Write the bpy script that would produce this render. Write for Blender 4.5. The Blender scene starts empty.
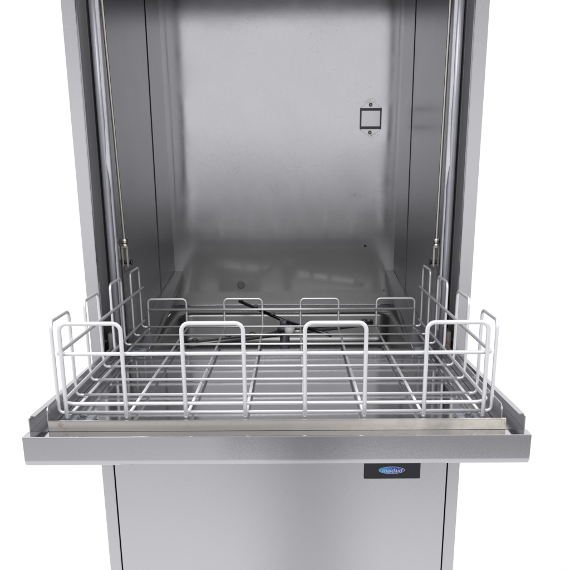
import bpy, bmesh, math, random
from mathutils import Vector, Matrix
random.seed(4)
S = bpy.context.scene
C = S.collection

# ------------------------------------------------------------------ camera
F = 800.0; W0 = 570.0
CX, CY = 300.03, 443.2
PITCH, YAW, ROLL = .3277, .0073, .0032
CAM = Vector((.0263, -1.4457, .3142))
def ray(xx, yy):
    c, s = math.cos(ROLL), math.sin(ROLL); xx, yy = c*xx+s*yy, -s*xx+c*yy
    c, s = math.cos(PITCH), math.sin(PITCH)
    y = c+s*yy; z = -s+c*yy; x = xx
    c, s = math.cos(YAW), math.sin(YAW)
    return Vector((c*x+s*y, -s*x+c*y, z))
fw = ray(0, 0); rt = ray(1, 0)-fw; up = ray(0, 1)-fw
cd = bpy.data.cameras.new('camera'); cam = bpy.data.objects.new('camera', cd); C.objects.link(cam)
M = Matrix.Identity(4)
for i in range(3):
    M[i][0] = rt[i]; M[i][1] = up[i]; M[i][2] = -fw[i]; M[i][3] = CAM[i]
cam.matrix_world = M
cd.sensor_width = 36; cd.sensor_fit = 'HORIZONTAL'
cd.lens = F/W0*36
cd.shift_x = (W0/2-CX)/W0; cd.shift_y = (CY-W0/2)/W0
cd.clip_start = .02; cd.clip_end = 100
S.camera = cam

# ------------------------------------------------------------------ materials
class NT:
    def __init__(s, tree): s.t = tree; s.n = tree.nodes; s.l = tree.links
    def node(s, typ, **k):
        n = s.n.new(typ)
        for a, b in k.items(): setattr(n, a, b)
        return n
    def put(s, sock, v):
        if isinstance(v, bpy.types.NodeSocket): s.l.new(v, sock)
        elif v is not None: sock.default_value = v
    def math(s, op, a, b=None, c=None, clamp=False):
        n = s.node('ShaderNodeMath', operation=op); n.use_clamp = clamp
        for i, v in enumerate((a, b, c)):
            if v is not None: s.put(n.inputs[i], v)
        return n.outputs[0]
    def vmath(s, op, a, b=None):
        n = s.node('ShaderNodeVectorMath', operation=op)
        s.put(n.inputs[0], a)
        if b is not None: s.put(n.inputs[1], b)
        return n.outputs[0]
    def ramp(s, fac, stops):
        n = s.node('ShaderNodeValToRGB'); e = n.color_ramp.elements
        while len(e) > 1: e.remove(e[-1])
        for i, (p, c) in enumerate(stops):
            x = e[0] if i == 0 else e.new(p)
            x.position = p
            x.color = (c, c, c, 1) if isinstance(c, (int, float)) else (*c, 1)
        s.put(n.inputs[0], fac); return n.outputs[0]
    def rng(s, v, a, b, c=0., d=1.):
        n = s.node('ShaderNodeMapRange'); n.clamp = True
        for i, q in enumerate((v, a, b, c, d)): s.put(n.inputs[i], q)
        return n.outputs[0]
    def noise(s, vec, scale=(1, 1, 1), sc=1., det=2., rough=.5):
        m = s.node('ShaderNodeMapping'); m.inputs['Scale'].default_value = scale
        s.l.new(vec, m.inputs[0])
        n = s.node('ShaderNodeTexNoise'); n.inputs['Scale'].default_value = sc
        n.inputs['Detail'].default_value = det; n.inputs['Roughness'].default_value = rough
        s.l.new(m.outputs[0], n.inputs['Vector']); return n.outputs[0], n.outputs[1]
    def mix(s, f, a, b):
        n = s.node('ShaderNodeMix', data_type='RGBA')
        s.put(n.inputs[0], f); s.put(n.inputs[6], a); s.put(n.inputs[7], b); return n.outputs[2]

def newmat(name):
    m = bpy.data.materials.new(name); m.use_nodes = True
    nt = NT(m.node_tree); b = nt.n['Principled BSDF']
    return m, nt, b

def steel(name, base=(.62, .62, .64), rough=.2, jit=(0, 0, 0), grain=(1, 1, 1), wav=.0, specks=0., marks=None, mottle=.05, fs=4000, smear=.0, metallic=1.):
    """polished or brushed sheet steel: fine directional grain, faint buckling, dirt specks"""
    m, nt, b = newmat(name)
    co = nt.node('ShaderNodeTexCoord').outputs['Object']
    b.inputs['Metallic'].default_value = metallic
    n1, _ = nt.noise(co, (1, 1, 1), 7, 4, .6)
    n2, _ = nt.noise(co, grain, 160, 2, .6)
    f = nt.math('ADD', nt.math('MULTIPLY', nt.math('SUBTRACT', n1, .5), mottle*2), nt.math('MULTIPLY', nt.math('SUBTRACT', n2, .5), mottle*1.2))
    f = nt.math('ADD', f, 1.)
    col = nt.vmath('MULTIPLY', nt.mix(0, (*base, 1), (*base, 1)), None)
    vm = nt.n[-1] if False else None
    cc = nt.node('ShaderNodeCombineXYZ')
    for i in range(3): nt.l.new(nt.math('MULTIPLY', f, base[i]), cc.inputs[i])
    col = cc.outputs[0]
    if specks:
        s1, _ = nt.noise(co, (1, 1, 1), 290, 1, .5)
        s2, _ = nt.noise(co, (1, 1, 1), 9, 2, .5)
        sp = nt.math('MULTIPLY', nt.rng(s1, .725, .76), nt.rng(s2, .46, .60))
        col = nt.mix(nt.math('MULTIPLY', sp, specks*.65), col, (.10, .09, .08, 1))
    for (p, rx, rz, c, amt) in (marks or []):
        d = nt.vmath('SUBTRACT', co, p)
        d = nt.vmath('MULTIPLY', d, (1/rx, 0, 1/rz))
        L = nt.node('ShaderNodeVectorMath', operation='LENGTH'); nt.l.new(d, L.inputs[0])
        k, _ = nt.noise(co, (1, 1, .6), 260, 3, .7)
        w = nt.math('MULTIPLY', nt.rng(L.outputs['Value'], 1., .2), nt.rng(k, .46, .62))
        col = nt.mix(nt.math('MULTIPLY', w, amt), col, (*c, 1))
    nt.l.new(col, b.inputs['Base Color'])
    r1, _ = nt.noise(co, (1, 1, 1), 11, 3, .6)
    nt.l.new(nt.math('ADD', rough, nt.math('MULTIPLY', nt.math('SUBTRACT', r1, .5), .10+smear)), b.inputs['Roughness'])
    g = nt.node('ShaderNodeNewGeometry').outputs['Normal']
    _, c1 = nt.noise(co, grain, fs, 1, .7)
    v = nt.vmath('MULTIPLY', nt.vmath('SUBTRACT', c1, (.5, .5, .5)), tuple(jit))
    nn = nt.vmath('ADD', g, v)
    if wav:
        _, c2 = nt.noise(co, (1, 1, 1), 3.2, 1, .4)
        nn = nt.vmath('ADD', nn, nt.vmath('MULTIPLY', nt.vmath('SUBTRACT', c2, (.5, .5, .5)), (wav, wav, wav)))
    nn = nt.vmath('NORMALIZE', nn)
    nt.l.new(nn, b.inputs['Normal'])
    return m

def plain(name, base, rough=.5, metallic=0., mottle=.12, sc=40):
    m, nt, b = newmat(name)
    co = nt.node('ShaderNodeTexCoord').outputs['Object']
    n1, _ = nt.noise(co, (1, 1, 1), sc, 4, .6)
    f = nt.math('ADD', 1., nt.math('MULTIPLY', nt.math('SUBTRACT', n1, .5), mottle*2))
    cc = nt.node('ShaderNodeCombineXYZ')
    for i in range(3): nt.l.new(nt.math('MULTIPLY', f, base[i]), cc.inputs[i])
    nt.l.new(cc.outputs[0], b.inputs['Base Color'])
    b.inputs['Roughness'].default_value = rough; b.inputs['Metallic'].default_value = metallic
    return m

RUST = (.30, .17, .08)
M_back = steel('steel_back_wall', (.60, .60, .615), .085, (.01, 0, .11), (1, 1, .6), .022, 1.,
               [((.232, .87, .489), .020, .008, RUST, .9), ((.240, .87, .404), .022, .007, RUST, .9), ((.20, .87, .25), .03, .01, (.3, .24, .17), .4),
                ((.25, .87, .22), .010, .06, (.42, .33, .22), .5), ((.229, .87, .1148), .008, .0035, (.02, .02, .02), 1.)], smear=.06)
q = NT(M_back.node_tree); bb = q.n['Principled BSDF']
src = bb.inputs['Base Color'].links[0].from_socket
cn = q.node('ShaderNodeTexCoord').outputs['Object']; sp_ = q.node('ShaderNodeSeparateXYZ'); q.l.new(cn, sp_.inputs[0])
k1, _ = q.noise(cn, (1, 1, .35), 14, 5, .65)
pale_lift = q.math('MULTIPLY', q.rng(q.math('ADD', sp_.outputs[2], q.math('MULTIPLY', k1, .10)), .30, .10, .05, .80), q.rng(k1, .1, .75, .65, 1.))  # lime film low down, strengthened in the colour to brighten the dark wall
q.l.new(q.mix(pale_lift, src, (.50, .50, .495, 1)), bb.inputs['Base Color'])
q.l.new(q.math('SUBTRACT', 1., pale_lift), bb.inputs['Metallic'])
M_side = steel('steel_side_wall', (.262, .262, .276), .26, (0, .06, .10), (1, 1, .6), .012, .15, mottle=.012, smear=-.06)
q = NT(M_side.node_tree); bb = q.n['Principled BSDF']
src = bb.inputs['Base Color'].links[0].from_socket
cn = q.node('ShaderNodeTexCoord').outputs['Object']; sp_ = q.node('ShaderNodeSeparateXYZ'); q.l.new(cn, sp_.inputs[0])
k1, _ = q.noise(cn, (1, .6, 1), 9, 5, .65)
pale_lift = q.math('MULTIPLY', q.rng(q.math('ADD', sp_.outputs[2], q.math('MULTIPLY', k1, .12)), .34, .12, .03, .62), q.rng(k1, .1, .75, .7, 1.))  # brightness put into the colour where the lower wall falls dark
q.l.new(q.mix(pale_lift, src, (.33, .33, .34, 1)), bb.inputs['Base Color'])
q.l.new(q.math('SUBTRACT', 1., pale_lift), bb.inputs['Metallic'])
M_front = steel('brushed_steel_front', (.62, .615, .625), .13, (.01, 0, .30), (.05, 1, 1), .008, .0, mottle=.005, fs=14000, smear=-.06)
M_lip = steel('brushed_steel_door_lip', (.56, .56, .575), .07, (.01, 0, .08), (.04, 1, 1), .008, .0, mottle=.005, fs=14000, smear=-.06)
M_floor = steel('polished_steel_door_panel', (.47, .47, .475), .08, (.02, .05, 0), (.05, 1, 1), .045, .2, smear=.05)
M_flange = steel('steel_flange', (.5, .5, .52), .22, mottle=.04)
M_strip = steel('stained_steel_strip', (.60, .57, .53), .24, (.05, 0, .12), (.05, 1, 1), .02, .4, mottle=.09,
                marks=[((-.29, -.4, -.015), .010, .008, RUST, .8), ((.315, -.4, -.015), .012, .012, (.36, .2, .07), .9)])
M_rail = steel('steel_rail', (.42, .42, .43), .33, mottle=.04)
M_arm = steel('wash_arm_steel', (.46, .45, .43), .33, mottle=.08)
M_tank = steel('steel_tank', (.33, .325, .318), .38, mottle=.15, specks=.6)
M_wire = steel('bright_steel_wire', (.81, .81, .825), .40, mottle=.03, metallic=.66)
M_rod = steel('threaded_steel_rod', (.62, .59, .53), .28, mottle=.1)
M_dark = plain('dark_gap', (.012, .012, .013), .6)
M_darksteel = steel('dark_steel', (.09, .088, .088), .3, mottle=.15)
M_hinge = steel('rusty_hinge_steel', (.34, .33, .33), .35, mottle=.2, marks=[((.316, .03, .0), .03, .03, (.42, .17, .04), 1.), ((-.316, .03, .0), .03, .02, (.30, .14, .05), .6)])
M_track = steel('steel_track', (.30, .30, .31), .35, mottle=.05)
M_guide = plain('grey_satin_guide', (.50, .50, .54), .36, .35, .10, 70)
M_guidew = plain('pale_guide_highlight', (.74, .74, .79), .35, 0, .15, 120)
M_block = plain('pale_plastic', (.25, .27, .31), .35, 0, .08)
M_white = plain('white_plastic', (.75, .75, .74), .4, 0, .08)
M_black = plain('black_plastic_plate', (.011, .012, .016), .42, 0, .05)
M_blueplastic = plain('dark_blue_grey_plastic', (.11, .12, .14), .4)
M_filter = plain('dark_filter_plastic', (.03, .032, .036), .45)

m, nt, b = newmat('blue_oval_badge')
co = nt.node('ShaderNodeTexCoord').outputs['Object']
sx = nt.node('ShaderNodeSeparateXYZ'); nt.l.new(co, sx.inputs[0])
nt.l.new(nt.ramp(nt.rng(sx.outputs[0], .190, .236), [(0, (.01, .42, .80)), (.4, (.01, .20, .75)), (.65, (.01, .03, .42)), (1, (.01, .05, .50))]), b.inputs['Base Color'])
b.inputs['Roughness'].default_value = .3
M_badge = m

# ------------------------------------------------------------------ mesh helpers
class MB:
    def __init__(s): s.bm = bmesh.new()
    def box(s, x0, x1, y0, y1, z0, z1, bev=0.):
        b = bmesh.new()
        r = bmesh.ops.create_cube(b, size=1)
        for v in b.verts:
            v.co = Vector(((x0+x1)/2+v.co.x*(x1-x0), (y0+y1)/2+v.co.y*(y1-y0), (z0+z1)/2+v.co.z*(z1-z0)))
        if bev: bmesh.ops.bevel(b, geom=b.edges[:], offset=bev, segments=2, affect='EDGES')
        s.add(b); return s
    def add(s, b):
        me = bpy.data.meshes.new('t'); b.to_mesh(me); b.free(); s.bm.from_mesh(me); bpy.data.meshes.remove(me)
    def prism(s, prof, axis, a0, a1, bev=0.):
        """prof: list of 2D points; axis 'x': (y,z) extruded along x; 'y': (x,z); 'z': (x,y)"""
        b = bmesh.new()
        def mk(p, a):
            return {'x': (a, p[0], p[1]), 'y': (p[0], a, p[1]), 'z': (p[0], p[1], a)}[axis]
        A = [b.verts.new(mk(p, a0)) for p in prof]; B = [b.verts.new(mk(p, a1)) for p in prof]
        n = len(prof)
        b.faces.new(A); b.faces.new(B[::-1])
        for i in range(n): b.faces.new((A[i], B[i], B[(i+1) % n], A[(i+1) % n]))
        bmesh.ops.recalc_face_normals(b, faces=b.faces[:])
        if bev: bmesh.ops.bevel(b, geom=b.edges[:], offset=bev, segments=2, affect='EDGES')
        s.add(b); return s
    def hexa(s, P):
        """8 points: bottom loop of 4 then top loop of 4"""
        b = bmesh.new(); v = [b.verts.new(p) for p in P]
        for f in ((0, 1, 2, 3), (7, 6, 5, 4), (0, 4, 5, 1), (1, 5, 6, 2), (2, 6, 7, 3), (3, 7, 4, 0)): b.faces.new([v[i] for i in f])
        bmesh.ops.recalc_face_normals(b, faces=b.faces[:]); s.add(b); return s
    def tube(s, pts, r, n=12, fillet=0., cap=True, radii=None):
        pts = [Vector(p) for p in pts]
        if fillet:
            out = [pts[0]]
            for i in range(1, len(pts)-1):
                a, c, d = pts[i-1], pts[i], pts[i+1]
                u = (a-c).normalized(); w = (d-c).normalized()
                ang = u.angle(w)
                if abs(ang-math.pi) < .02: out.append(c); continue
                t = min(fillet, (a-c).length*.49, (d-c).length*.49)
                R = t*math.tan(ang/2)
                ctr = c+(u+w).normalized()*(R/math.sin(ang/2))
                p0 = c+u*t-ctr; p1 = c+w*t-ctr
                K = 7
                for k in range(K+1):
                    q = p0.normalized().slerp(p1.normalized(), k/K)*R
                    out.append(ctr+q)
            out.append(pts[-1]); pts = out
        b = bmesh.new(); rings = []
        t0 = (pts[1]-pts[0]).normalized()
        nrm = t0.orthogonal().normalized()
        for i, p in enumerate(pts):
            if i == 0: t = t0
            elif i == len(pts)-1: t = (pts[i]-pts[i-1]).normalized()
            else: t = ((pts[i]-pts[i-1]).normalized()+(pts[i+1]-pts[i]).normalized()).normalized()
            nrm = (nrm-t*nrm.dot(t)).normalized(); bn = t.cross(nrm)
            rr = radii[i] if radii else r
            rings.append([b.verts.new(p+(nrm*math.cos(2*math.pi*k/n)+bn*math.sin(2*math.pi*k/n))*rr) for k in range(n)])
        for A, B in zip(rings, rings[1:]):
            for k in range(n): b.faces.new((A[k], A[(k+1) % n], B[(k+1) % n], B[k])).smooth = True
        if cap: b.faces.new(rings[0][::-1]); b.faces.new(rings[-1])
        s.add(b); return s
    def disc(s, c, nrm, r, h, n=28, bev=.0):
        c = Vector(c); nrm = Vector(nrm).normalized()
        s.tube([c, c+nrm*h], r, n); return s
    def build(s, name, mat, parent=None):
        me = bpy.data.meshes.new(name); s.bm.to_mesh(me); s.bm.free()
        me.materials.append(mat)
        o = bpy.data.objects.new(name, me); C.objects.link(o)
        if parent: o.parent = parent
        return o

def thing(name, label, cat, loc=(0, 0, 0)):
    o = bpy.data.objects.new(name, None); C.objects.link(o)
    o.location = loc; o['label'] = label; o['category'] = cat; o.empty_display_size = .05
    return o
# coordinates below are in the world; empties stay at the origin of the scene floor plan
washer = thing('utensil_washer', 'stainless steel front loading utensil washer cabinet with its lower door folded down flat', 'dishwasher')
basket = thing('wire_basket', 'open white steel wire basket with upright loops resting on the folded down door', 'wire basket')

# ------------------------------------------------------------------ cabinet
ZB, ZT = -.72, 1.02
XO, XI = .345, .3215
YB = .93
for s in (-1, 1):
    MB().box(min(s*XO, s*(XO-.0015)), max(s*XO, s*(XO-.0015)), .0045, YB, ZB, ZT).build('side_panel', M_front, washer)
    # front post: folded sheet with a return towards the inside
    a, b_ = sorted((s*(XI+.0012), s*XO))
    mb = MB(); mb.box(a, b_, 0, .004, ZB, ZT, .0009)
    a, b_ = sorted((s*(XI+.0012), s*(XI+.0030)))
    mb.box(a, b_, .0042, .013, -.06, ZT)
    mb.build('front_post', M_front, washer)
MB().box(-.34, .34, YB, YB+.0015, ZB, ZT).build('rear_panel', M_front, washer)
MB().box(-.343, .343, .006, YB, ZT, ZT+.0015).build('top_panel', M_front, washer)
MB().box(-.3205, .3205, -.0005, .030, .705, ZT-.01, .001).build('hood_panel', M_front, washer)
lp = MB().box(-.3198, .3198, 0, .004, ZB+.02, -.075, .0011).build('lower_panel', M_front, washer)
MB().box(-.338, .338, .012, .016, ZB+.02, -.07).build('gap_backing', M_dark, washer)  # black sheet standing in for the shade behind the panel gaps
for sx_ in (-1, 1):
    for yy in (.08, .85):
        MB().tube([(sx_*.29, yy, ZB), (sx_*.29, yy, ZB-.03), (sx_*.29, yy, ZB-.035), (sx_*.29, yy, ZB-.09)], .02, 20, radii=[.016, .016, .025, .022]).build('foot', M_darksteel, washer)

# logo plate on the lower panel
pl = MB().box(.1602, .2690, -.0030, -.0004, -.2500, -.2160, .0008).build('logo_plate', M_black, washer)
def ellipse(cx, cz, a, b, y, n=48): return [(cx+a*math.cos(2*math.pi*i/n), cz+b*math.sin(2*math.pi*i/n)) for i in range(n)]
MB().prism(ellipse(.2135, -.2322, .0250, .0072, 0), 'y', -.0036, -.0031).build('badge_border', M_white, pl)
MB().prism(ellipse(.2135, -.2322, .0242, .0065, 0), 'y', -.0041, -.0036).build('badge_oval', M_badge, pl)
cu = bpy.data.curves.new('lettering', 'FONT'); cu.body = 'maidaid'; cu.size = .0125; cu.shear = .3; cu.extrude = .0001
cu.align_x = 'CENTER'; cu.align_y = 'CENTER'
to = bpy.data.objects.new('tmp', cu); C.objects.link(to)
bpy.context.view_layer.update()
me = bpy.data.meshes.new_from_object(to.evaluated_get(bpy.context.evaluated_depsgraph_get()))
bpy.data.objects.remove(to)
me.transform(Matrix.Translation((.2135, -.0044, -.2325)) @ Matrix.Rotation(math.pi/2, 4, 'X'))
me.materials.clear(); me.materials.append(M_white)
lo = bpy.data.objects.new('lettering', me); C.objects.link(lo); lo.parent = pl

# ------------------------------------------------------------------ chamber
YK, YS, XW, ZC, ZL = .87, .605, .310, .80, -.052
def wy(x, z): return YK-.07*(z-ZL)+.0064*(1-(x/XW)**2)
def onwall(mb):
    for v in mb.bm.verts: v.co.y += wy(v.co.x, v.co.z)-YK
    return mb
b = bmesh.new(); NX, NZ = 24, 40; G = []
for k in (0, 1):
    G.append([[b.verts.new((-XW+2*XW*i/NX, wy(-XW+2*XW*i/NX, ZL+(ZC-ZL)*j/NZ)+.0015*k, ZL+(ZC-ZL)*j/NZ)) for i in range(NX+1)] for j in range(NZ+1)])
for k in (0, 1):
    for j in range(NZ):
        for i in range(NX):
            q = (G[k][j][i], G[k][j][i+1], G[k][j+1][i+1], G[k][j+1][i])
            b.faces.new(q if k == 0 else q[::-1]).smooth = True
mb = MB(); mb.bm.free(); mb.bm = b; mb.build('back_wall', M_back, washer)
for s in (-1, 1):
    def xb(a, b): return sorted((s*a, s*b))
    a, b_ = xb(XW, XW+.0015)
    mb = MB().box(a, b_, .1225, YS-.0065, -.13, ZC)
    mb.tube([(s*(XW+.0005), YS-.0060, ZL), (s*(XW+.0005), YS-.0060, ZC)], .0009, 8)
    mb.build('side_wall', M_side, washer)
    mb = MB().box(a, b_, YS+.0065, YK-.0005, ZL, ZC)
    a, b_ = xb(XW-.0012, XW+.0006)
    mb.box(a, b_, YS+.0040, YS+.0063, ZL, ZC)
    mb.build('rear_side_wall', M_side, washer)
    a, b_ = xb(XW+.002, XW+.006)
    MB().box(a, b_, YS-.03, YS+.03, ZL, ZC).build('seam', M_dark, washer)
    # slanted rail along the wall
    e0, e1 = (.863, .0455), (.135, -.0245)
    i0, i1, o = s*.2875, s*.2655, s*.3092
    t = .0016
    mb = MB()
    mb.hexa([(i1, e1[0], e1[1]-t), (o, e1[0], e1[1]+.002-t), (o, e0[0], e0[1]+.002-t), (i0, e0[0], e0[1]-t),
             (i1, e1[0], e1[1]), (o, e1[0], e1[1]+.002), (o, e0[0], e0[1]+.002), (i0, e0[0], e0[1])])
    w = s*.0016
    mb.hexa([(i1, e1[0], e1[1]-.020), (i1+w, e1[0], e1[1]-.020), (i0+w, e0[0], e0[1]-.020), (i0, e0[0], e0[1]-.020),
             (i1, e1[0], e1[1]-t-.0002), (i1+w, e1[0], e1[1]-t-.0002), (i0+w, e0[0], e0[1]-t-.0002), (i0, e0[0], e0[1]-t-.0002)])
    mb.tube([(i1, e1[0], e1[1]-.0005), (i0, e0[0], e0[1]-.0005)], .0012, 8)
    mb.build('support_rail', M_rail, washer)
MB().box(-XW-.003, XW+.003, .03, YK, ZC, ZC+.0015).build('chamber_roof', M_side, washer)
# floor ledge with a pressed tank recess
def rrect(x0, x1, y0, y1, r, n=8):
    P = []
    for cx, cy, a in ((x1-r, y1-r, 0), (x0+r, y1-r, 90), (x0+r, y0+r, 180), (x1-r, y0+r, 270)):
        for k in range(n+1):
            t = math.radians(a+90*k/n); P.append((cx+r*math.cos(t), cy+r*math.sin(t)))
    return P
bm = bmesh.new()
levels = [(rrect(-.3085, .3085, .124, .8790, .001), ZL), (rrect(-.285, .285, .15, .735, .035), ZL), (rrect(-.281, .281, .154, .731, .033), ZL-.004),
          (rrect(-.2800, .2800, .155, .730, .033), ZL-.009), (rrect(-.2775, .2775, .159, .726, .030), ZL-.064), (rrect(-.2765, .2765, .161, .724, .030), ZL-.071), (rrect(-.262, .262, .175, .710, .022), ZL-.085)]
rg = [[bm.verts.new((x, y, z)) for x, y in P] for P, z in levels]
for A, B in zip(rg, rg[1:]):
    n = len(A)
    for k in range(n):
        f = bm.faces.new((A[k], A[(k+1) % n], B[(k+1) % n], B[k])); f.smooth = True
bm.faces.new(rg[-1])
bmesh.ops.recalc_face_normals(bm, faces=bm.faces[:])
mb = MB(); mb.bm.free(); mb.bm = bm
tank = mb.build('tank', M_tank, washer)
MB().box(-.3085, .3085, .124, .1255, -.14, ZL-.001).build('tank_front', M_tank, washer)
mb = MB().disc((-.145, .42, ZL-.086), (0, 0, 1), .060, .040, 40)
for k in range(30):
    a = 2*math.pi*k/30
    mb.box(-.147+.0605*math.cos(a), -.143+.0605*math.cos(a), .418+.0605*math.sin(a), .422+.0605*math.sin(a), ZL-.084, ZL-.047)
mb.build('filter', M_filter, tank)
MB().tube([(-.22, .26, ZL-.07), (-.22, .26, ZL-.03), (-.15, .26, ZL-.03), (.02, .28, ZL-.03)], .008, 12, fillet=.02).build('pipe', M_white, tank)

# wash arm and rinse arm
HZ = -.060; HX, HY = .004, .50
arm = MB().tube([(HX, HY, -.13), (HX, HY, HZ+.004)], .012, 24).build('wash_arm', M_blueplastic, washer)
def blade(dx, dy, L, name):
    d = Vector((dx, dy, 0)).normalized(); n = Vector((-d.y, d.x, 0)); P = []
    prof = [(-.016, 0), (-.011, .006), (0, .0085), (.011, .006), (.016, 0), (.011, -.006), (-.011, -.006)]
    b = bmesh.new(); R = []
    for t, k in ((.015, .9), (.05, 1.1), (L*.6, 1.35), (L-.02, 1.4), (L-.006, 1.1), (L, .6)):
        c = Vector((HX, HY, HZ))+d*t
        R.append([b.verts.new(c+n*(u*k)+Vector((0, 0, w_))) for u, w_ in prof])
    for A, B in zip(R, R[1:]):
        for k in range(7): b.faces.new((A[k], A[(k+1) % 7], B[(k+1) % 7], B[k])).smooth = True
    b.faces.new(R[0][::-1]); b.faces.new(R[-1])
    bmesh.ops.recalc_face_normals(b, faces=b.faces[:])
    mb = MB(); mb.add(b); o = mb.build(name, M_arm, arm)
    for t in (.09, .155, L-.022):
        c = Vector((HX, HY, HZ+.0082))+d*t
        MB().disc(c, (0, 0, 1), .0085, .0012, 24).build('nozzle_ring', M_rail, arm)
        MB().disc(c+Vector((0, 0, .0012)), (0, 0, 1), .0055, .0005, 24).build('nozzle', M_dark, arm)
blade(.223, .134, .262, 'arm_blade'); blade(-.223, -.134, .262, 'arm_blade')
MB().disc((HX, HY, HZ+.007), (0, 0, 1), .018, .008, 8).build('hub', M_blueplastic, arm)
MB().tube([(x_*.0306, wy(x_*.0306, ZL)-.0012, ZL+.0008) for x_ in range(-10, 11)], .0011, 8).build('weld_seam', M_front, tank)
MB().tube([(-.284, .7365, ZL-.0004), (.284, .7365, ZL-.0004)], .0013, 8).build('rolled_edge', M_front, tank)
rin = MB().tube([(HX, HY, HZ+.028), (-.118, .70, -.014)], .0042, 14).build('rinse_arm', M_darksteel, washer)
MB().tube([(HX, HY, HZ+.028), (.11, .36, HZ+.020)], .0042, 14).build('tube', M_darksteel, rin)
MB().disc((HX, HY, HZ+.0172), (0, 0, 1), .012, .014, 20).build('hub', M_blueplastic, rin)
MB().tube([(HX+.012, HY-.050, HZ+.005), (HX+.012, HY-.050, HZ+.024)], .013, 6).build('nut', M_white, rin)
for t in (.25, .62, .97):
    c = Vector((HX, HY, HZ+.030)).lerp(Vector((-.118, .70, -.011)), t)
    MB().disc(c, (.1, -.2, 1), .0060, .006, 12).build('nozzle', M_blueplastic, rin)

# fittings on the back wall
br = MB()
x0, x1, z0, z1 = .2042, .2612, .4190, .4717
y0 = YK-.004; y1 = YK-.0002
y0 = YK-.0065
br.box(x0, x0+.0042, y0, y1, z0, z1, .0006); br.box(x1-.0036, x1, y0, y1, z0, z1, .0006)
br.box(x0+.0044, x1-.0038, y0+.0005, y1, z1-.0068, z1-.0005); br.box(x0+.0044, x1-.0038, y0+.0005, y1, z0+.0005, z0+.0072)
bracket = onwall(br).build('sensor_bracket', M_darksteel, washer)
onwall(MB().box(x0+.0045, x1-.0040, YK-.0022, YK-.0004, z0+.0075, z1-.0071)).build('sensor_cover', M_front, bracket)
for sg, zz in ((1, z1), (-1, z0)):
    P = [(x0+.002, zz+sg*.0008), (x1-.002, zz+sg*.0008), (x1-.008, zz+sg*.005), (x0+.036, zz+sg*.0140), (x0+.020, zz+sg*.0140), (x0+.008, zz+sg*.005)]
    onwall(MB().prism(P, 'y', YK-.0016, YK-.0003)).build('tab', M_back, bracket)
    onwall(MB().tube([(p[0], YK-.0012, p[1]) for p in P[1:]+P[:1]], .0004, 6)).build('tab_edge', M_hinge, bracket)
    onwall(MB().disc(((x0+x1)/2-.001, YK-.0017, zz+sg*.0075), (0, -1, 0), .0048, .002, 18)).build('screw', M_darksteel, bracket)
    onwall(MB().disc(((x0+x1)/2-.001, YK-.0038, zz+sg*.0075), (0, -1, 0), .0022, .0003, 6)).build('screw_recess', M_rail, bracket)
plug = onwall(MB().disc((-.1244, YK-.0002, .0063), (0, -1, 0), .0105, .0016, 30)).build('plug', M_front, washer)
onwall(MB().disc((-.1244, YK-.0019, .0063), (0, -1, 0), .0085, .0010, 30)).build('plug_cap', M_rail, plug)
for s in (-1, 1):
    onwall(MB().disc((s*.293-.008, YK-.0002, -.010), (0, -1, 0), .0032, .002, 14)).build('wall_screw', M_rail, washer)
onwall(MB().disc((.2275, YK-.0002, .1148), (0, -1, 0), .003, .003, 10)).build('rubber_stud', M_dark, washer)

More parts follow.
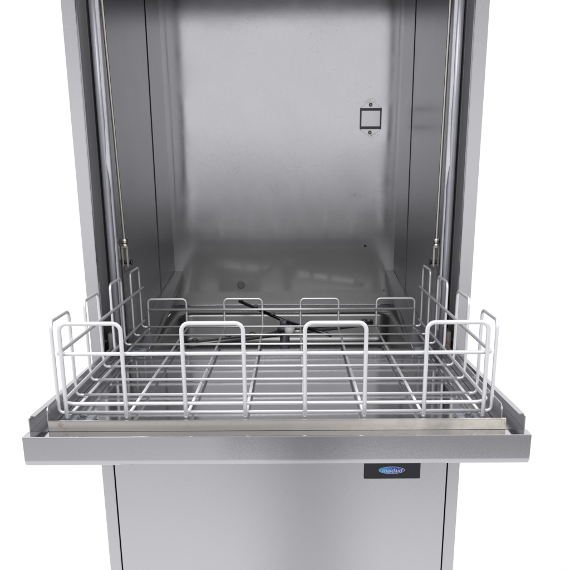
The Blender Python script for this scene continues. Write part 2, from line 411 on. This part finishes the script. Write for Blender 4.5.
# ------------------------------------------------------------------ door guides and rods at both sides
for s in (-1, 1):
    def xb(a, b): return sorted((s*a, s*b))
    a, b_ = xb(.3270, .3435)
    trk = MB().box(a, b_, .120, .122, -.06, ZC).build('door_track', M_track, washer)
    a, b_ = xb(.3268, .3282)
    MB().box(a, b_, .096, .1196, -.05, ZC).build('track_edge', M_rail, trk)
    # rounded satin guide column
    prof = []
    for k in range(15):
        t = math.pi*k/14
        prof.append((s*(.3163+.0088*math.cos(t)), .110-.014*math.sin(t)))
    prof += [(s*.3075, .120), (s*.3251, .1195)]
    g = MB().prism(prof, 'z', -.05, ZC)
    for f in g.bm.faces: f.smooth = len(f.verts) == 4
    gd = g.build('door_guide', M_guide, washer)
    # guide's highlight built as a pale strip, breaking up towards the bottom
    zs = [ZC, .60, .50, .46, .40, .37, .345, .325, .312, .300, .286, .25, .2, .12, .02]
    ws = [.0044, .0040, .0030, .0036, .0024, .0034, .0046, .0050, .0026, .0016, .0007, .0011, .0005, .0010, .0004]
    b = bmesh.new(); L = []; R = []
    for z, w in zip(zs, ws):
        L.append(b.verts.new((s*(.3075+w), .0985-.002, z))); R.append(b.verts.new((s*.3068, .1010, z)))
    for i in range(len(zs)-1): b.faces.new((L[i], R[i], R[i+1], L[i+1]))
    geo = bmesh.ops.extrude_face_region(b, geom=b.faces[:])
    for v in [e for e in geo['geom'] if isinstance(e, bmesh.types.BMVert)]: v.co += Vector((0, .006, 0))
    bmesh.ops.recalc_face_normals(b, faces=b.faces[:])
    mb = MB(); mb.add(b); mb.build('guide_highlight', M_guidew, gd)
    # dark stop strip behind the guide
    a, b_ = xb(.3088, .3268)
    MB().box(a, b_, .1204, .1216, -.05, ZC).build('guide_back', M_darksteel, gd)
    # rod with clevis
    p1 = Vector((s*.3025, .112, .597)) if s < 0 else Vector((s*.3025, .121, .597))
    bot = Vector((s*.3025, .158, .187)) if s < 0 else Vector((s*.3025, .139, .187))
    top = bot+(p1-bot)*((ZC-.187)/(p1.z-.187)); yr = bot.y
    pts = []; rad = []
    N = 260
    for i in range(N+1):
        pts.append(top.lerp(bot, i/N)); rad.append(.0027+(.0003 if i % 2 else -.0001))
    rod = MB().tube(pts, .0027, 10, radii=rad).build('door_rod', M_rod, washer)
    d = (bot-top).normalized()
    MB().tube([bot-d*.004, bot+d*.005], .0066, 6).build('nut', M_rod, rod)
    MB().tube([bot+d*.0052, bot+d*.014], .0058, 16).build('nut', M_rod, rod)
    c = bot+d*.014
    mb = MB(); x = c.x
    mb.box(x-.0062, x-.0030, yr-.006, yr+.006, .138, c.z, .0008); mb.box(x+.0030, x+.0062, yr-.006, yr+.006, .138, c.z, .0008)
    mb.box(x-.0062, x+.0062, yr-.006, yr+.006, c.z+.0002, c.z+.004, .0005)
    mb.build('clevis', M_rod, rod)
    MB().tube([(x-s*.0105, yr, .146), (x+s*.0070, yr, .146)], .0033, 12).build('pin', M_darksteel, rod)
    mb = MB()
    mb.tube([(x-s*.0100, yr, .146), (x-s*.0125, yr, .146)], .0055, 12)
    mb.tube([(x+s*.0063, yr, .146), (x+s*.0072, yr, .146)], .0055, 12)
    mb.build('pin_head', M_darksteel, rod)
    a, b_ = xb(.3066, .3084)
    mb = MB().box(a, b_, yr-.009, yr+.009, -.015, .152, .0005)
    mb.build('link_bar', M_track, rod)
    a, b_ = xb(.3125, .3200)
    MB().box(a, b_, .030, .085, -.050, .030, .0015).build('hinge', M_hinge, washer)
    a, b_ = xb(.3225, .3420)
    MB().box(a, b_, .034, .060, -.058, .012, .0015).build('hinge_bracket', M_darksteel, washer)

# ------------------------------------------------------------------ lower door, folded down
XD = .0034; ZD = -.0222
prof = [(-.4020, ZD), (-.4246, ZD), (-.4254, ZD-.0003), (-.4257, ZD-.0012), (-.4257, -.0560), (-.4250, -.0580), (-.4215, -.0632), (-.4200, -.0642), (-.4020, -.0642)]
lip = MB().prism(prof, 'x', XD-.3421, XD+.3421, .0003).build('lower_door', M_lip, washer)
MB().box(XD-.3380, XD+.3380, -.4015, -.004, -.062, ZD-.001).build('door_skin', M_lip, lip)
MB().box(-.3085, .3085, -.4015, .122, ZD-.0008, -.0200).build('inner_panel', M_floor, lip)
for s in (-1, 1):
    xo = XD+s*.3390; xi = xo-s*.0014
    zb, zf, zr = ZD-.0008, -.0036, -.0125
    mb = MB()
    mb.hexa([(xi, -.4020, zb), (xo, -.4020, zb), (xo, -.003, zb), (xi, -.003, zb), (xi, -.4020, zf), (xo, -.4020, zf), (xo, -.003, zr), (xi, -.003, zr)])
    xt = xo-s*.0075
    t = .0014
    mb.hexa([(xt, -.3935, zf+.0002), (xo, -.3935, zf+.0002), (xo, -.003, zr+.0002), (xt, -.003, zr+.0002), (xt, -.3935, zf+t), (xo, -.3935, zf+t), (xo, -.003, zr+t), (xt, -.003, zr+t)])
    mb.build('side_flange', M_flange, lip)
    # channel floor between flange and inner wall
    a, b_ = sorted((s*.3112, xi-s*.0002))
    MB().box(a, b_, -.4015, -.003, ZD-.0008, ZD+.0004).build('channel_floor', M_flange, lip)
    # inner side wall with a rounded front corner
    P = [(-.3995, ZD-.0005)]
    for k in range(9):
        t_ = math.radians(180-90*k/8); P.append((-.3995+.010+.010*math.cos(t_), .0025+.010*math.sin(t_)))
    P += [(.05, .0085), (.05, ZD-.0005)]
    a, b_ = sorted((s*.3092, s*.3106))
    MB().prism(P, 'x', a, b_).build('inner_side_wall', M_flange, lip)
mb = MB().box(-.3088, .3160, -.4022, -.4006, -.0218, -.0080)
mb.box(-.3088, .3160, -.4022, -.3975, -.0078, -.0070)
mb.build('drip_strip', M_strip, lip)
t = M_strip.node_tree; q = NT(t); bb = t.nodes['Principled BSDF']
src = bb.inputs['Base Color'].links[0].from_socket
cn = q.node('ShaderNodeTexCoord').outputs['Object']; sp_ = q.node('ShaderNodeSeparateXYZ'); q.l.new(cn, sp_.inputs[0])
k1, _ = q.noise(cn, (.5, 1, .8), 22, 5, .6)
pale_lift = q.math('MULTIPLY', q.rng(sp_.outputs[0], -.05, .25, .0, .62), q.rng(k1, .30, .60))  # cream highlight towards the right end, painted into the base colour
q.l.new(q.mix(pale_lift, src, (.74, .69, .60, 1)), bb.inputs['Base Color'])
q.l.new(q.math('SUBTRACT', 1., pale_lift), bb.inputs['Metallic'])
mb = MB()
# pale slide blocks on the inner panel
for s in (-1, 1):
    for (xa, xb2, ya, yb2) in ((.256, .292, -.380, -.345), (.262, .298, .06, .112)):
        mb = MB()
        m_ = (xa+xb2)/2
        for (u0, u1, v0, v1) in ((xa, m_-.006, ya, yb2), (m_+.006, xb2, ya, yb2), (m_-.0058, m_+.0058, ya+.02, yb2)):
            a, b_ = sorted((s*u0, s*u1)); mb.box(a, b_, v0, v1, -.0198, -.0150, .0012)
        mb.build('slide_block', M_block, lip)
        a, b_ = sorted((s*(xb2-.012), s*(xb2-.004)))
        MB().disc((s*(m_), (ya+yb2)/2+.008, -.0149), (0, 0, 1), .004, .0012, 12).build('block_screw', M_darksteel, lip)

# ------------------------------------------------------------------ basket
HA, HB = .2973, .3010
YF, YR = -.3690, .2915
ZA, ZBt = .0786, .0079
ys = [-.3690+.0928*i for i in range(8)]
xs = [-.2905+.0829*i for i in range(8)]
rr = .0027
MB().tube([(-HA, YR, ZA), (-HA, YF, ZA), (HA, YF, ZA), (HA, YR, ZA)], rr, 14, fillet=.008).build('upper_rail', M_wire, basket)
MB().tube([(-HB+.002, YR, ZBt), (-HB+.002, YF, ZBt), (HB-.002, YF, ZBt), (HB-.002, YR, ZBt)], rr, 14, fillet=.022).build('lower_rail', M_wire, basket)
MB().tube([(-.288, YR+.001, .0305), (.288, YR+.001, .0305)], .0026, 14).build('rear_rail', M_wire, basket)
XS = HA+rr+.0024; rw = .0022
for y in ys:
    MB().tube([(-XS+.012, y, -.0045), (XS-.012, y, -.0045)], rw, 12).build('cross_wire', M_wire, basket)
for s in (-1, 1):
    for i in (0, 2, 4, 6):
        a, b_ = ys[i], ys[i+1]
        j = random.uniform(-.0015, .0015); zt = .1235+j
        MB().tube([(s*(XS-.0119), a, -.0045), (s*XS, a, -.0045), (s*XS, a+j, zt), (s*XS, b_+j, zt), (s*XS, b_, -.0045), (s*(XS-.0119), b_, -.0045)],
                  .0024, 12, fillet=.0115).build('side_loop', M_wire, basket)
YL0, YL1 = YF-rr-.0038, YR+rr+.0035
ZW = -.0105
for x in xs:
    MB().tube([(x, YL0+.0082, ZW), (x, YL1-.0082, ZW)], rw, 12).build('long_wire', M_wire, basket)
for i in (0, 2, 4, 6):
    a, b_ = xs[i], xs[i+1]; j = random.uniform(-.001, .001)
    MB().tube([(a, YL0+.008, ZW), (a, YL0, ZW), (a+j, YL0, .1213), (b_+j, YL0, .1213), (b_, YL0, ZW), (b_, YL0+.008, ZW)], .0029, 14, fillet=.0105).build('front_loop', M_wire, basket)
    MB().tube([(a, YL1-.008, ZW), (a, YL1, ZW), (a+j, YL1, .0525), (b_+j, YL1, .0525), (b_, YL1, ZW), (b_, YL1-.008, ZW)], .0024, 12, fillet=.0085).build('rear_loop', M_wire, basket)

for root, loc in ((washer, (0, .46, ZB-.09)), (basket, (0, -.04, -.0130))):
    root.location = loc
    for ch in [o for o in C.objects if o.parent == root]: ch.matrix_parent_inverse = Matrix.Translation(-Vector(loc))

# ------------------------------------------------------------------ studio light
w = bpy.data.worlds.new('World'); S.world = w; w.use_nodes = True
nt = NT(w.node_tree); bg = nt.n['Background']
co = nt.node('ShaderNodeTexCoord').outputs['Generated']
sp = nt.node('ShaderNodeSeparateXYZ'); nt.l.new(co, sp.inputs[0])
dx, dy, dz = sp.outputs
f = nt.math('MULTIPLY_ADD', dz, .5, .5)
def st(z): return z*.5+.5
front = nt.ramp(f, [(0, .95), (st(-.55), .98), (st(-.44), .92), (st(-.36), .84), (st(-.31), .66), (st(-.22), .60), (st(-.18), .60), (st(-.145), .72), (st(-.11), .92), (st(-.06), .93), (st(.13), .88), (st(.19), .55), (st(.40), .60), (st(.50), 1.7), (st(.85), 1.7), (1, 1.2)])
# darker patch straight ahead, where the photographer stands, and a slightly brighter left side
az = nt.math('ADD', dx, -.018)
dark = nt.math('MULTIPLY', nt.rng(nt.math('ABSOLUTE', az), .015, .075, .34, 0.), nt.rng(dz, -.25, -.35, 0., 1.))
lip_patch = nt.math('MULTIPLY', nt.rng(dx, -.105, -.075, 0., .32), nt.math('MULTIPLY', nt.rng(dz, -.345, -.325, 0., 1.), nt.rng(dz, -.25, -.29, 0., 1.)))  # dark patch added to the world for the lip's darker right side
dark = nt.math('ADD', dark, lip_patch)
wall_patch = nt.math('MULTIPLY', nt.rng(nt.math('ABSOLUTE', dx), .14, .20, .35, 0.), nt.math('MULTIPLY', nt.rng(dz, -.12, -.165, 0., 1.), nt.rng(dz, -.26, -.20, 0., 1.)))  # dark patch added to the world to fade the back wall's reflection
dark = nt.math('ADD', dark, wall_patch)
side = nt.rng(dx, -.7, .7, 1.06, .92)
fv = nt.math('MULTIPLY', nt.math('SUBTRACT', 1., dark), side)
cc = nt.node('ShaderNodeCombineXYZ')
fr = nt.math('MULTIPLY', front, fv)
nt.l.new(nt.math('MULTIPLY', fr, .985), cc.inputs[0]); nt.l.new(nt.math('MULTIPLY', fr, .985), cc.inputs[1]); nt.l.new(nt.math('MULTIPLY', fr, 1.02), cc.inputs[2])
mixed = nt.mix(nt.rng(dy, -.25, .25), cc.outputs[0], (1.06, 1.06, 1.06, 1))
nt.l.new(mixed, bg.inputs['Color']); bg.inputs['Strength'].default_value = 1.

def area(name, loc, target, size, power, sy=None):
    l = bpy.data.lights.new(name, 'AREA'); l.shape = 'RECTANGLE'; l.size = size; l.size_y = sy or size; l.energy = power
    o = bpy.data.objects.new(name, l); C.objects.link(o); o.location = loc
    o.rotation_euler = (Vector(target)-Vector(loc)).to_track_quat('-Z', 'Y').to_euler()
    return o
area('overhead_fill', (-1.0, -1.7, 2.7), (0, .1, .1), 1.0, 14)  # unseen lamp added for shading on plastics and inside the chamber
area('wire_fill', (.1, -2.2, 2.1), (0, .2, 0), 2.0, 20, .6)  # unseen lamp added to whiten the rear basket wires

# ------------------------------------------------------------------ render
S.render.engine = 'CYCLES'
S.view_settings.view_transform = 'Standard'; S.view_settings.look = 'None'
S.view_settings.exposure = 0; S.view_settings.gamma = 1
S.cycles.max_bounces = 14; S.cycles.glossy_bounces = 12; S.cycles.sample_clamp_indirect = 6
